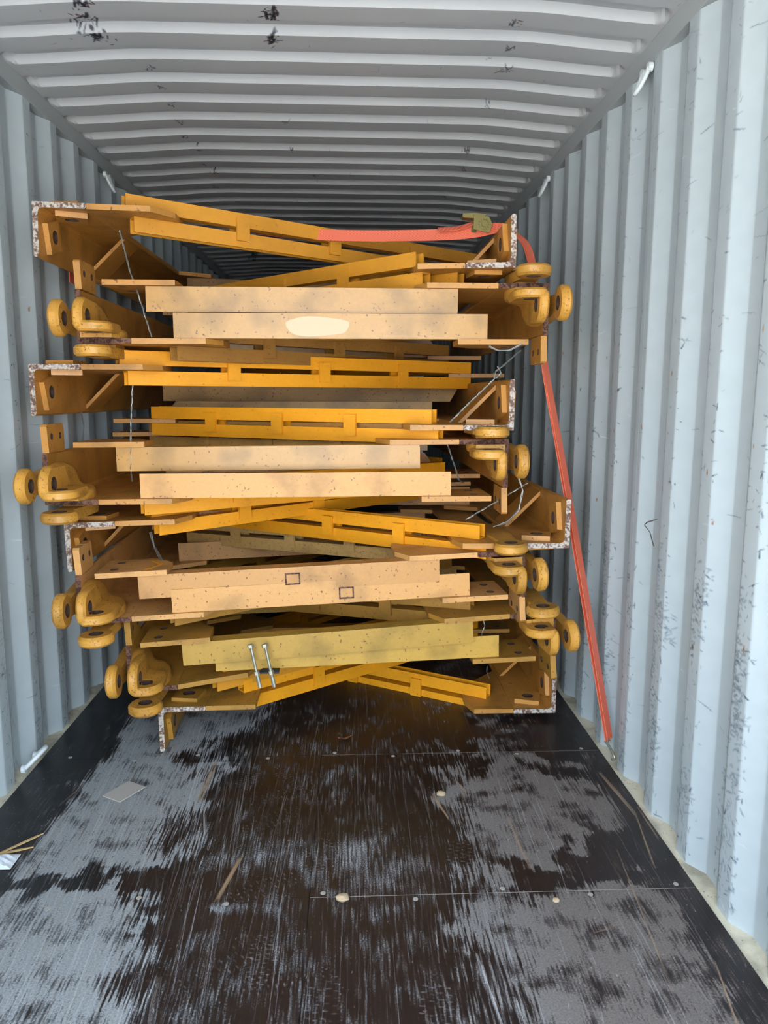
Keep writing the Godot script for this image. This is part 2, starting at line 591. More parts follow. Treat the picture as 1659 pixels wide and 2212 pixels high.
func materials() -> void:
	var clean := paint_texture(11, 0.12, 0.14)
	var worn := paint_texture(23, 0.62, 0.26)
	var rusty := paint_texture(37, 1.25, 0.35)
	M.bright = mat(Color(0.92, 0.62, 0.11), 0.42, clean)
	M.amber = mat(Color(0.80, 0.55, 0.16), 0.40, clean)
	M.chord = mat(Color(0.73, 0.51, 0.235), 0.45, worn)
	M.sand = mat(Color(0.71, 0.525, 0.27), 0.34, worn)
	M.peach = mat(Color(0.81, 0.60, 0.36), 0.5, worn)
	M.tan = mat(Color(0.76, 0.555, 0.33), 0.5, worn)
	M.mustard = mat(Color(0.70, 0.55, 0.23), 0.46, worn)
	M.ochre = mat(Color(0.76, 0.60, 0.26), 0.46, worn)
	M.olive = mat(Color(0.67, 0.49, 0.20), 0.5, worn)
	M.drab = mat(Color(0.70, 0.53, 0.29), 0.5, worn)
	M.pale_drab = mat(Color(0.80, 0.64, 0.40), 0.5, rusty)
	M.brown = mat(Color(0.60, 0.42, 0.19), 0.5, worn)
	M.lug = mat(Color(0.79, 0.575, 0.245), 0.46, rusty, 1.6)
	M.hole = mat(Color(0.26, 0.17, 0.13), 0.8, rusty, 3.0)
	M.cut = mat(Color(0.86, 0.84, 0.82), 0.6, cut_texture(), 2.2)
	M.rust = mat(Color(0.52, 0.37, 0.30), 0.8, cut_texture(), 3.0)
	M.wire = mat(Color(0.50, 0.50, 0.49), 0.4, null, 1, 0.7)
	M.bolt = mat(Color(0.60, 0.60, 0.55), 0.4, null, 1, 0.6)
	M.grey = mat(Color(0.80, 0.83, 0.84), 0.45)
	M.brass = mat(Color(0.42, 0.38, 0.20), 0.35, null, 1, 0.5)
	M.dark = mat(Color(0.16, 0.17, 0.19), 0.6)
	# woven strap
	var img := Image.create(64, 64, false, Image.FORMAT_RGB8)
	for y in 64:
		for x in 64:
			var k := 0.86 + 0.14 * sin(TAU * y / 8.0) * (1.0 if (x / 8) % 2 == 0 else -1.0)
			img.set_pixel(x, y, Color(k, k, k))
	M.strap = StandardMaterial3D.new()
	M.strap.albedo_color = Color(1.0, 0.49, 0.37)
	M.strap.albedo_texture = tex(img)
	M.strap.uv1_scale = Vector3(1, 1, 1)
	M.strap.roughness = 0.45
	M.strap.backlight_enabled = true
	M.strap.backlight = Color(0.35, 0.08, 0.05)
	M.wall_left = StandardMaterial3D.new()
	M.wall_left.albedo_texture = wall_texture(101, 0.247)
	M.wall_left.roughness = 0.42
	M.wall_right = StandardMaterial3D.new()
	M.wall_right.albedo_texture = wall_texture(202, 0.264)
	M.wall_right.roughness = 0.42
	M.roof = StandardMaterial3D.new()
	M.roof.albedo_texture = roof_texture()
	M.roof.roughness = 0.5
	var ft := floor_textures()
	M.floor = StandardMaterial3D.new()
	M.floor.albedo_texture = ft[0]
	M.floor.roughness_texture = ft[1]
	M.floor.roughness = 1.0
	M.seal = mat(Color(0.62, 0.60, 0.57), 0.9)
	M.rail = mat(Color(0.62, 0.64, 0.65), 0.5)
	M.sill = mat(Color(0.84, 0.81, 0.76), 0.7, paint_texture(59, 0.5, 0.5), 1.5)
	M.ground = mat(Color(0.74, 0.73, 0.71), 0.9)


# ---------------------------------------------------------------- the container
func shell() -> void:
	# corrugated side walls: ridge 72, slope 68, recess 70, slope 68 mm, 36 mm deep
	for side in [-1, 1]:
		var inner: float = WL if side < 0 else WR
		var far: float = -3.311 if side < 0 else -1.968      # far edge of one ridge
		var prof: Array[Vector2] = []                          # (depth outward, z)
		var z0: float = far + 0.278 * 12
		var bend := 0.006
		while z0 > BACK_Z - 0.3:
			# soft bends: each corner is cut by two short facets
			for q in [[0.072, 0.0], [0.0, 0.0], [-0.068, 0.036], [-0.138, 0.036]]:
				prof.append(Vector2(q[1], z0 + q[0]))
			z0 -= 0.278
		var soft: Array[Vector2] = []
		for i in range(1, prof.size() - 1):
			var p := prof[i]
			soft.append(p + (prof[i - 1] - p).normalized() * bend)
			soft.append(p * 0.75 + (p + (prof[i - 1] - p).normalized() * bend) * 0.125 + (p + (prof[i + 1] - p).normalized() * bend) * 0.125)
			soft.append(p + (prof[i + 1] - p).normalized() * bend)
		var mb := MB.new()
		mb.smooth = true
		var top := ROOF - 0.03
		for i in soft.size() - 1:
			var a := soft[i]
			var b := soft[i + 1]
			if a.y > DOOR_Z or b.y < BACK_Z:
				continue
			var pa := Vector3(inner + side * a.x, -0.02, a.y)
			var pb := Vector3(inner + side * b.x, -0.02, b.y)
			var up := Vector3(0, top + 0.02, 0)
			var out := Vector3(side * 0.004, 0, 0)
			if side < 0:
				mb.quad(pa, pb, pb + up, pa + up)
				mb.quad(pb + out, pa + out, pa + out + up, pb + out + up)
			else:
				mb.quad(pb, pa, pa + up, pb + up)
				mb.quad(pa + out, pb + out, pb + out + up, pa + out + up)
		mb.uv_of = func(p: Vector3) -> Vector2: return Vector2(-p.z / 5.56 + 1.0, 1.0 - p.y / 2.7)
		var m := mb.commit([M.wall_left if side < 0 else M.wall_right])
		struct("wall_left" if side < 0 else "wall_right", m, null, "pale grey corrugated steel side wall with scuffs, on the " + ("left" if side < 0 else "right"))
	# roof: flat sheet with closed grooves pressed upwards, bulged a little between two creases
	var mb := MB.new()
	mb.smooth = true
	var xs: Array[float] = []
	for q in 11:
		xs.append(WL - 0.03 + 0.012 * q)
	for q in 23:
		xs.append(lerpf(WL + 0.12, WR - 0.12, (q + 1) / 24.0))
	for q in 11:
		xs.append(WR + 0.03 - 0.012 * (10 - q))
	var zo: Array[float] = [0.0, 0.026, 0.052, 0.058, 0.065, 0.072, 0.078, 0.10, 0.131, 0.161, 0.184, 0.190, 0.197, 0.204]
	var zs: Array[float] = []
	var z := DOOR_Z
	var k := 0
	var start := -2.70 + 0.209 * 17
	while z > BACK_Z:
		z = start - 0.209 * (k / zo.size()) - zo[k % zo.size()]
		if z <= DOOR_Z:
			zs.append(z)
		k += 1
	var roof_at := func(x: float, zz: float) -> float:
		var ph := fposmod(start - zz, 0.209)
		var dz := absf(ph - 0.131) - 0.053 + 0.009
		var dx := maxf(WL + 0.024 + 0.055 - x, x - (WR - 0.036 - 0.055))
		var d := dz
		if dx > 0.0:
			d = Vector2(dx, maxf(dz + 0.062, 0.0)).length() - 0.062
		var groove := 0.026 * smoothstep(0.010, -0.010, d)
		var crown := 0.030 * minf(smoothstep(WL, -0.72, x), smoothstep(WR, 0.55, x))
		return ROOF + groove + crown
	for i in zs.size() - 1:
		for j in xs.size() - 1:
			var p00 := Vector3(xs[j], roof_at.call(xs[j], zs[i]), zs[i])
			var p10 := Vector3(xs[j + 1], roof_at.call(xs[j + 1], zs[i]), zs[i])
			var p01 := Vector3(xs[j], roof_at.call(xs[j], zs[i + 1]), zs[i + 1])
			var p11 := Vector3(xs[j + 1], roof_at.call(xs[j + 1], zs[i + 1]), zs[i + 1])
			mb.quad(p00, p01, p11, p10)
	mb.uv_of = func(p: Vector3) -> Vector2: return Vector2((p.x - WL) / 2.352, (-p.z - 1.2) / 4.4)
	struct("ceiling", mb.commit([M.roof]), null, "grey ribbed steel container roof with black scrapes")
	# weather skin above the pressed sheet
	var skin := MB.new()
	skin.box(Vector3(WL - 0.1, ROOF + 0.075, BACK_Z - 0.05), Vector3(WR + 0.1, ROOF + 0.085, DOOR_Z))
	struct("roof_skin", skin.commit([M.rail]))
	# top rails between wall and roof, bottom rails under the recesses
	for side in [-1, 1]:
		var inner: float = WL if side < 0 else WR
		var rb := MB.new()
		var pr := [Vector2(-0.018, ROOF + 0.02), Vector2(-0.018, ROOF - 0.004), Vector2(-0.004, ROOF - 0.050), Vector2(0.0, ROOF - 0.055), Vector2(0.075, ROOF - 0.055), Vector2(0.075, ROOF + 0.075)]
		var poly: Array = []
		for q in pr:
			poly.append(Vector2(inner + side * q.x, q.y))
		rb.prism(poly, Vector3(0, 0, DOOR_Z), Vector3.RIGHT, Vector3.UP, Vector3(0, 0, BACK_Z - DOOR_Z))
		struct("trim_%d" % (1 if side < 0 else 2), rb.commit([M.rail]), null, "steel top rail along the " + ("left" if side < 0 else "right") + " wall")
		var bb := MB.new()
		bb.prism([Vector2(inner - side * 0.05, -0.03), Vector2(inner - side * 0.05, -0.006), Vector2(inner - side * 0.004, -0.004), Vector2(inner + side * 0.05, 0.004), Vector2(inner + side * 0.05, -0.03)],
			Vector3(0, 0, DOOR_Z), Vector3.RIGHT, Vector3.UP, Vector3(0, 0, BACK_Z - DOOR_Z))
		struct("trim_%d" % (3 if side < 0 else 4), bb.commit([M.sill]), null, "steel bottom rail beside the plywood on the " + ("left" if side < 0 else "right"))
	var wb := MB.new()
	wb.box(Vector3(WL - 0.05, -0.05, BACK_Z - 0.04), Vector3(WR + 0.05, ROOF + 0.08, BACK_Z))
	struct("wall_back", wb.commit([M.rail]), null, "closed far end wall of the container")
	# floor: base with plywood sheets laid on it, 4 mm joints
	var fb := MB.new()
	fb.box(Vector3(WL - 0.03, -0.09, BACK_Z), Vector3(WR + 0.03, -0.030, DOOR_Z))
	var fl := struct("floor", fb.commit([M.seal]), null, "dark dusty plywood container floor in sheets with pale joints")
	var jb := MB.new()
	for zz in [-0.30, -1.16, -2.046, -2.945, -3.785, -4.66]:
		jb.box(Vector3(-0.126, -0.030, zz - 0.005), Vector3(1.04, -0.0006, zz + 0.005))
	obj("joint_filler", jb.commit([M.seal]), fl)
	var seams := [DOOR_Z, -0.30, -1.16, -2.046, -2.945, -3.785, -4.66, -5.55, -6.45, -7.35, -8.25, -9.15, -10.05, -10.9, BACK_Z]
	for i in seams.size() - 1:
		for c in 2:
			var x0 := -1.267 if c == 0 else -0.12675
			var x1 := -0.12725 if c == 0 else 1.044
			var gap := 0.0015 if c == 1 else 0.0006
			var za: float = seams[i] - gap
			var zb: float = seams[i + 1] + gap
			var sb := MB.new()
			var e := 0.0015
			sb.prism([Vector2(x0, -0.028), Vector2(x1, -0.028), Vector2(x1, -e), Vector2(x1 - e, 0), Vector2(x0 + e, 0), Vector2(x0, -e)], Vector3(0, 0, za), Vector3.RIGHT, Vector3.UP, Vector3(0, 0, zb - za))
			sb.uv_of = func(p: Vector3) -> Vector2: return Vector2((p.x - FX0) / (FX1 - FX0), (FZ0 - p.z) / (FZ0 - FZ1))
			obj("floor_panel", sb.commit([M.floor]), fl)
	# screw heads beside the joints
	var screw := MB.new()
	screw.prism(disc(0.008, 10), Vector3.ZERO, Vector3.RIGHT, Vector3.BACK, Vector3(0, 0.0012, 0))
	var sm := screw.commit([M.seal])
	rng.seed = 8
	for zz in [-2.046, -2.945, -3.785]:
		for q in 9:
			var o := obj("screw", sm, fl)
			o.position = Vector3(-1.15 + q * 0.265 + rng.randf_range(-0.02, 0.02), 0.0, zz + (0.02 if q % 2 else -0.018))
	var gb := MB.new()
	gb.box(Vector3(-150, -1.5, -150), Vector3(150, -1.3, 150))
	struct("ground", gb.commit([M.ground]), null, "concrete yard outside the container")


func disc(r: float, n: int) -> Array:
	var a: Array = []
	for i in n:
		a.append(Vector2(cos(TAU * i / n), sin(TAU * i / n)) * r)
	return a


# ---------------------------------------------------------------- mast panels
func made(key: String, sc: Vector3, mats: Array, build: Callable, soft := false) -> ArrayMesh:
	var id := "%s|%s|%s" % [key, sc, mats.map(func(m): return m.get_instance_id())]
	if not cache.has(id):
		var mb := MB.new()
		mb.smooth = soft
		build.call(mb)
		cache[id] = mb.commit(mats, sc)
	return cache[id]


func channel(mb: MB, a: Vector2, b: Vector2, v0: float, vd: float, hgt := 0.056, wid := 0.055) -> void:
	# a bar of channel section from a to b (u, w); its web lies at v0, its legs point along vd
	var d := (b - a)
	var dir := Vector3(d.x, 0, d.y)
	var n := Vector3(-d.y, 0, d.x).normalized()
	if n.z < 0.0:
		n = -n
	var t := 0.006
	mb.prism([Vector2(0, 0), Vector2(wid, 0), Vector2(wid, hgt), Vector2(wid - t, hgt), Vector2(wid - t, t), Vector2(t, t), Vector2(t, hgt), Vector2(0, hgt)],
		Vector3(a.x, v0, a.y), n, Vector3(0, vd, 0), dir)


func double_bar(o: Node3D, sc: Vector3, m: Material, a: Vector2, b: Vector2, battens: int) -> void:
	var key := "%s%s" % [a, b]
	# the two bars clamp the gusset plates between their webs
	var bar := obj("brace_bar", made("barA" + key, sc, [m], func(mb: MB): channel(mb, a, b, TH + 0.001, 1.0)), o)
	obj("brace_bar", made("barB" + key, sc, [m], func(mb: MB): channel(mb, a + (b - a).normalized() * -0.03, b, -0.001, -1.0)), o)
	var d := (b - a).normalized()
	var n := Vector2(-d.y, d.x)
	if n.y < 0.0:
		n = -n
	var bm := made("batten" + key, sc, [m], func(mb: MB):
		var ax := Vector3(d.x, 0, d.y)
		mb.prism([Vector2(-0.028, -0.034), Vector2(0.028, -0.034), Vector2(0.028, 0.054), Vector2(-0.028, 0.054)], Vector3.ZERO, ax, Vector3.UP, Vector3(-n.x, 0, -n.y) * 0.014))
	var L := a.distance_to(b)
	for i in battens:
		for back in 2:
			var s := L * (i + 1.0) / (battens + 1.0)
			var p := a + d * s + (n * (0.055 + 0.014) if back else Vector2.ZERO)
			var q := obj("batten", bm, bar)
			q.position = Vector3(p.x, 0, p.y) * sc


func member(o: Node3D, sc: Vector3, m: Material, u0: float, u1: float, w: float, bevel: bool, f := 0.094) -> void:
	# angle iron across the panel: tall face to the front, short leg along the gusset plane
	var key := "mem%s %s %s %s %s" % [u0, u1, w, bevel, f]
	obj("cross_member", made(key, sc, [m], func(mb: MB):
		var t := 0.008
		var c := 0.07 if bevel else 0.0
		var face: Array = [Vector2(u0, TH + 0.001), Vector2(u1, TH + 0.001), Vector2(u1 - c, TH + f), Vector2(u0, TH + f)] if bevel else [Vector2(u0, TH + 0.001), Vector2(u1, TH + 0.001), Vector2(u1, TH + f), Vector2(u0, TH + f)]
		mb.prism(face, Vector3(0, 0, w), Vector3.RIGHT, Vector3.UP, Vector3(0, 0, t))
		mb.box(Vector3(u0, TH + 0.001, w + t), Vector3(u1, TH + 0.009, w + 0.068))), o)


func lug_outline(back: float) -> Array:
	# eye of radius 66 mm about the origin, neck running to +x
	var a: Array = []
	for i in 21:
		var an := lerpf(0.62, TAU - 0.62, i / 20.0)
		a.append(Vector2(cos(an), sin(an)) * 0.066)
	a.append(Vector2(0.10, -0.042))
	a.append(Vector2(back, -0.054))
	a.append(Vector2(back, 0.054))
	a.append(Vector2(0.10, 0.042))
	return a


func panel(at: Vector3, s: int, v: int, yaw: float, roll: float, lugs: bool, label: String, mats: Array, opt := {}) -> Node3D:
	# s: 1 chord on the left, -1 on the right; v: 1 web upwards, -1 web downwards; mats: chord, braces, members
	var o := thing("mast_panel", label, "mast panel", at, "yellow mast panels stacked flat in the container")
	o.rotation_degrees = Vector3(0, yaw, roll)
	var sc := Vector3(s, v, -1)
	var chord: Material = mats[0]
	var brace: Material = mats[1]
	var front: Material = mats[2]
	var length := 2.72
	var endm: Material = M.rust if lugs else M.cut
	# chord angle with a fillet inside, toes rounded
	obj("chord_angle", made("chord%s" % lugs, sc, [chord, endm], func(mb: MB):
		var p: Array = [Vector2(0.002, 0), Vector2(LEG - 0.004, 0), Vector2(LEG, 0.004), Vector2(LEG, TH - 0.006), Vector2(LEG - 0.006, TH), Vector2(TH + 0.016, TH), Vector2(TH + 0.005, TH + 0.005),
			Vector2(TH, TH + 0.016), Vector2(TH, LEG - 0.006), Vector2(TH - 0.006, LEG), Vector2(0.004, LEG), Vector2(0, LEG - 0.004), Vector2(0, 0.002)]
		mb.prism(p, Vector3.ZERO, Vector3.RIGHT, Vector3.UP, Vector3(0, 0, length), 0, 1)), o)
	# gusset plate welded to the flange
	var gu: float = opt.get("gusset", 0.425 if not lugs else 0.468)
	var gb: float = opt.get("gback", 0.05)
	var go: float = opt.get("gob", 0.006)
	obj("gusset_plate", made("gus%s %s %s" % [gu, gb, go], sc, [chord], func(mb: MB):
		mb.prism([Vector2(LEG, 0.004), Vector2(gu, go), Vector2(gu + gb, go + 0.10), Vector2(gu + gb, 0.26), Vector2(LEG, 0.5)], Vector3(0, 0, 0), Vector3.RIGHT, Vector3.BACK, Vector3(0, TH, 0))), o)
	var A: Vector2 = opt.get("a", Vector2(0.345, 0.085) if not lugs else Vector2(0.365, 0.115))
	var B: Vector2 = opt.get("b", Vector2(1.62, 0.86))
	var first := o.get_child_count()
	double_bar(o, sc, brace, A, B, opt.get("battens", 3))
	for i in range(first, o.get_child_count()):
		o.get_child(i).position.y += float(opt.get("sag", 0.0)) * sc.y
	# far gusset with bolt holes
	var far := func(called: String, u0: float, u1: float, w0: float, w1: float, cut: float):
		obj(called, made("far%s %s %s %s" % [u0, u1, w0, w1], sc, [chord, M.hole], func(mb: MB):
			var wm := (w0 + w1) * 0.5
			var hu := u1 - 0.06
			mb.prism([Vector2(u0, w0), Vector2(u1 - 0.12, w0), Vector2(u1 - 0.12, w1), Vector2(u0 + cut, w1), Vector2(u0, w1 - cut * 1.2)], Vector3.ZERO, Vector3.RIGHT, Vector3.BACK, Vector3(0, TH, 0))
			for q in 2:
				var wa := w0 if q == 0 else wm
				var wb := wm if q == 0 else w1
				mb.holed([Vector2(u1 - 0.12, wa), Vector2(u1, wa), Vector2(u1, wb), Vector2(u1 - 0.12, wb)], Vector2(hu, (wa + wb) * 0.5), 0.017, Vector3.ZERO, Vector3.RIGHT, Vector3.BACK, Vector3(0, TH, 0), 0.0, 16, 0, 1)), o)
	far.call("bolt_plate", B.x - 0.12, B.x + 0.17, B.y - 0.03, B.y + 0.22, 0.06)
	# mid cross member and the second pair of braces, back towards the chord
	var wm: float = opt.get("mid", B.y + 0.13)
	member(o, sc, front, 0.22, B.x - 0.02, wm, true, opt.get("midf", 0.094))
	obj("gusset_plate", made("gusmid%s" % wm, sc, [chord], func(mb: MB):
		mb.prism([Vector2(LEG, wm - 0.1), Vector2(0.36, wm - 0.02), Vector2(0.36, wm + 0.1), Vector2(LEG, wm + 0.2)], Vector3.ZERO, Vector3.RIGHT, Vector3.BACK, Vector3(0, TH, 0))), o)
	double_bar(o, sc, brace, Vector2(B.x - 0.02, B.y + 0.22), Vector2(0.38, 2.35), 3)
	obj("gusset_plate", made("gusend", sc, [chord], func(mb: MB):
		mb.prism([Vector2(LEG, 2.1), Vector2(0.46, 2.26), Vector2(0.46, 2.5), Vector2(LEG, 2.7)], Vector3.ZERO, Vector3.RIGHT, Vector3.BACK, Vector3(0, TH, 0))), o)
	if lugs:
		var lift: float = opt.get("lift", 0.0)
		var before := o.get_child_count()
		member(o, sc, front, 0.348, 1.53, 0.018, false)
		far.call("bolt_plate", 1.415, 1.685, 0.0, 0.235, 0.08)
		for i in range(before, o.get_child_count()):
			o.get_child(i).position.y += lift * sc.y
		# splice plate on the toe of the web
		obj("splice_plate", made("splice", sc, [chord, M.hole], func(mb: MB):
			for q in 2:
				var a := 0.0 if q == 0 else 0.085
				mb.holed([Vector2(a + (0.01 if q == 0 else 0.0), LEG), Vector2(a + 0.085, LEG), Vector2(a + 0.085, LEG + 0.095 - (0.012 if q else 0.0)), Vector2(a + 0.075, LEG + 0.105), Vector2(a + (0.008 if q == 0 else 0.0), LEG + 0.105), Vector2(a, LEG + 0.097)],
					Vector2(a + 0.045, LEG + 0.06), 0.013, Vector3.ZERO, Vector3.BACK, Vector3.UP, Vector3(0.024, 0, 0), 0.0, 16, 0, 1)), o)
		# fork eyes: outside the web, outside the flange, and the cast corner piece inside
		var eye := lug_outline(0.27)
		obj("web_lug", made("lugo", sc, [M.lug, M.hole], func(mb: MB):
			mb.holed(eye, Vector2.ZERO, 0.027, Vector3(-0.052, 0.082, -0.085), Vector3.BACK, Vector3.UP, Vector3(0.040, 0, 0), 0.009, 30, 0, 1)
			mb.box(Vector3(-0.0125, 0.045, 0.06), Vector3(0.0, 0.12, 0.185)), true), o)
		obj("flange_lug", made("lugf", sc, [M.lug, M.hole], func(mb: MB):
			mb.holed(eye, Vector2.ZERO, 0.027, Vector3(0.082, -0.052, -0.085), Vector3.BACK, Vector3.RIGHT, Vector3(0, 0.040, 0), 0.009, 30, 0, 1)
			mb.box(Vector3(0.045, -0.0125, 0.06), Vector3(0.12, 0.0, 0.185)), true), o)
		obj("corner_lug", made("lugc", sc, [M.lug, M.hole], func(mb: MB): corner_lug(mb), true), o)
	else:
		# doubler pads round the pin holes, on both faces of flange and web
		for q in 4:
			obj("pin_pad", made("pad%d" % q, sc, [chord, M.hole], func(mb: MB):
				var tilt := 0.30 if q % 2 == 0 else -0.16
				var half := 0.056
				var sq: Array = []
				for e in [Vector2(-half, -half), Vector2(half, -half), Vector2(half, half), Vector2(-half, half)]:
					sq.append(Vector2(e.x, e.y).rotated(tilt) + Vector2(0.105, 0.11))
				if q == 0:
					mb.holed(sq, Vector2(0.105, 0.11), 0.026, Vector3(0, TH, 0), Vector3.RIGHT, Vector3.BACK, Vector3(0, 0.02, 0), 0.0, 24, 0, 1)
				elif q == 1:
					mb.holed(sq, Vector2(0.105, 0.11), 0.026, Vector3(0, 0, 0), Vector3.RIGHT, Vector3.BACK, Vector3(0, -0.016, 0), 0.0, 24, 0, 1)
				elif q == 2:
					mb.holed(sq, Vector2(0.105, 0.11), 0.026, Vector3(TH, 0, 0), Vector3.UP, Vector3.BACK, Vector3(0.02, 0, 0), 0.0, 24, 0, 1)
				else:
					mb.holed(sq, Vector2(0.105, 0.11), 0.026, Vector3(0, 0, 0), Vector3.UP, Vector3.BACK, Vector3(-0.014, 0, 0), 0.0, 24, 0, 1)), o)
			if q % 2 == 0:
				obj("pin_hole", made("hole%d" % q, sc, [M.hole], func(mb: MB):
					if q == 0:
						mb.prism(disc(0.026, 20), Vector3(0.105, TH + 0.0005, 0.11), Vector3.RIGHT, Vector3.BACK, Vector3(0, 0.002, 0))
					else:
						mb.prism(disc(0.026, 20), Vector3(TH + 0.0005, 0.105, 0.11), Vector3.UP, Vector3.BACK, Vector3(0.002, 0, 0))), o)
		# stiffener across the inside corner
		var sw: float = opt.get("stiff", 0.42)
		obj("stiffener", made("stiff%s" % sw, sc, [chord], func(mb: MB):
			var p := [Vector2(0.158, TH), Vector2(0.178, TH), Vector2(TH, 0.178), Vector2(TH, 0.158)]
			mb.prism(p, Vector3(0, 0, sw), Vector3.RIGHT, Vector3.UP, Vector3(0, 0, 0.2))), o)
	return o


func corner_lug(mb: MB) -> void:
	# two eyes at right angles sharing a rounded corner, and the scalloped body that carries them
	var in_off := 0.034
	var th := 0.036
	var z0 := -0.085
	var r := 0.066
	for q in 2:
		var ax := Vector3.BACK
		var ay := Vector3.UP if q == 0 else Vector3.RIGHT
		var off := Vector3(in_off, 0, 0) if q == 0 else Vector3(0, in_off, 0)
		var dd := Vector3(th, 0, 0) if q == 0 else Vector3(0, th, 0)
		var c := 0.090
		# outline in (w, v): rounded at the front outer corner, straight at the shared corner
		var a: Array = []
		for i in 9:
			var an := PI / 2 + PI / 2 * i / 8.0
			a.append(Vector2(cos(an) * r, sin(an) * r) + Vector2(0, 0.0))
		for i in 4:
			var an := PI + PI / 2 * i / 3.0
			a.append(Vector2(-r + 0.03 + cos(an) * 0.03, -(c - in_off) + 0.03 + sin(an) * 0.03 + 0.004))
		a.append(Vector2(0.15, -(c - in_off) + 0.004))
		a.append(Vector2(0.17, -0.02))
		a.append(Vector2(0.12, 0.06))
		mb.holed(a, Vector2.ZERO, 0.027, Vector3(0, 0, z0) + off + Vector3.UP * (c if q == 0 else 0.0) + Vector3.RIGHT * (c if q == 1 else 0.0), ax, ay, dd, 0.008, 30, 0, 1)
	# body: plates lying on web and flange with rounded rear ends, filleted into each other
	var rings: Array = []
	for q in 14:
		var t := q / 13.0
		var w := lerpf(-0.03, 0.252, sin(t * PI / 2))
		var hh := maxf(0.135 * sqrt(maxf(0.0, 1.0 - pow((w - 0.07) / 0.185, 2.0))), 0.012)
		var k := minf(0.036, hh * 0.45)
		var f := minf(0.040, (hh - k) * 0.6)
		var prof: Array[Vector2] = [Vector2(hh, 0), Vector2(hh, k * 0.6), Vector2(hh - k * 0.12, k * 0.88), Vector2(hh - k * 0.4, k)]
		for i in 6:
			var an := -PI / 2 - PI / 2 * i / 5.0
			prof.append(Vector2(k + f, k + f) + Vector2(cos(an), sin(an)) * f)
		prof.append_array([Vector2(k, hh - k * 0.4), Vector2(k * 0.88, hh - k * 0.12), Vector2(k * 0.6, hh), Vector2(0, hh)] as Array[Vector2])
		var ring: Array[Vector3] = []
		for e in prof:
			ring.append(Vector3(TH + e.x, TH + e.y, w))
		rings.append(ring)
	var nr: int = rings[0].size()
	for i in rings.size() - 1:
		for j in nr - 1:
			mb.quad(rings[i][j + 1], rings[i + 1][j + 1], rings[i + 1][j], rings[i][j])
	for j in nr - 1:
		mb.tri(Vector3(TH, TH, rings[0][0].z), rings[0][j + 1], rings[0][j])
		mb.tri(Vector3(TH, TH, rings[-1][0].z), rings[-1][j], rings[-1][j + 1])


# ---------------------------------------------------------------- small things
func wire(pts: Array, label: String, r := 0.0018, turns := 28.0) -> Node3D:
	# two strands of soft wire twisted round each other
	var curve := Curve3D.new()
	for i in pts.size():
		var t: Vector3 = (pts[mini(i + 1, pts.size() - 1)] - pts[maxi(i - 1, 0)]) * 0.17
		curve.add_point(pts[i], -t, t)
	var L := curve.get_baked_length()
	var n := int(L / 0.006) + 2
	var o := thing("binding_wire", label, "wire", pts[0], "wires tying the panels together")
	for s in 2:
		var path: Array = []
		for i in n:
			var d := L * i / (n - 1.0)
			var p := curve.sample_baked(d)
			var q := curve.sample_baked(minf(d + 0.01, L))
			var t := (q - p).normalized() if q != p else Vector3.DOWN
			var e := t.cross(Vector3.FORWARD).normalized() if absf(t.z) < 0.9 else Vector3.RIGHT
			var f := t.cross(e)
			var an := d * turns * TAU * 0.6 + PI * s
			path.append(p - pts[0] + (e * cos(an) + f * sin(an)) * r * 1.05)
		var mb := MB.new()
		mb.tube(path, r, 6)
		obj("strand", mb.commit([M.wire]), o)
	return o


func ring_lug(at: Vector3, side: int, label: String, down: bool) -> void:
	# lashing bar: a bent rod welded to the rail by its two feet
	var o := thing("lashing_ring", label, "lashing ring", at, "lashing rings welded along the rails")
	var path: Array = []
	for i in 15:
		var t := i / 14.0
		var an := PI * t
		path.append(Vector3(-side * (0.010 + 0.060 * sin(an)), 0.058 * sin(an), 0.055 * cos(an)) if down else Vector3(-side * (0.010 + 0.034 * sin(an)), -0.078 * pow(sin(an), 0.8), 0.030 * cos(an)))
	var mb := MB.new()
	mb.tube(path, 0.009 if down else 0.008, 10)
	obj("bent_rod", mb.commit([M.grey]), o)
	for q in [-1, 1]:
		var fb := MB.new()
		fb.prism(disc(0.016, 12), Vector3(0, 0, (0.055 if down else 0.030) * q), Vector3.UP, Vector3.BACK, Vector3(-side * 0.016, 0, 0))
		obj("weld_foot", fb.commit([M.grey]), o)


func ribbon(mb: MB, pts: Array, sides: Array, wid: float, th: float) -> void:
	# flat webbing through pts; sides gives the direction of its width at each point
	var k := pts.size()
	var row: Array = []
	for i in k:
		var t: Vector3 = (pts[mini(i + 1, k - 1)] - pts[maxi(i - 1, 0)]).normalized()
		var sd: Vector3 = sides[i]
		sd = (sd - t * sd.dot(t)).normalized()
		var n := t.cross(sd)
		row.append([pts[i] - sd * wid / 2 - n * th / 2, pts[i] + sd * wid / 2 - n * th / 2, pts[i] + sd * wid / 2 + n * th / 2, pts[i] - sd * wid / 2 + n * th / 2])
	for i in k - 1:
		for j in 4:
			var j2 := (j + 1) % 4
			mb.quad(row[i][j], row[i][j2], row[i + 1][j2], row[i + 1][j])
	mb.quad(row[0][3], row[0][2], row[0][1], row[0][0])
	mb.quad(row[k - 1][0], row[k - 1][1], row[k - 1][2], row[k - 1][3])


func strand_points(ctrl: Array, per := 8) -> Array:
	var out: Array = []
	for i in ctrl.size() - 1:
		var a: Vector3 = ctrl[maxi(i - 1, 0)]
		var b: Vector3 = ctrl[i]
		var c: Vector3 = ctrl[i + 1]
		var d: Vector3 = ctrl[mini(i + 2, ctrl.size() - 1)]
		for j in per:
			out.append(b.cubic_interpolate(c, a, d, float(j) / per))
	out.append(ctrl[-1])
	return out


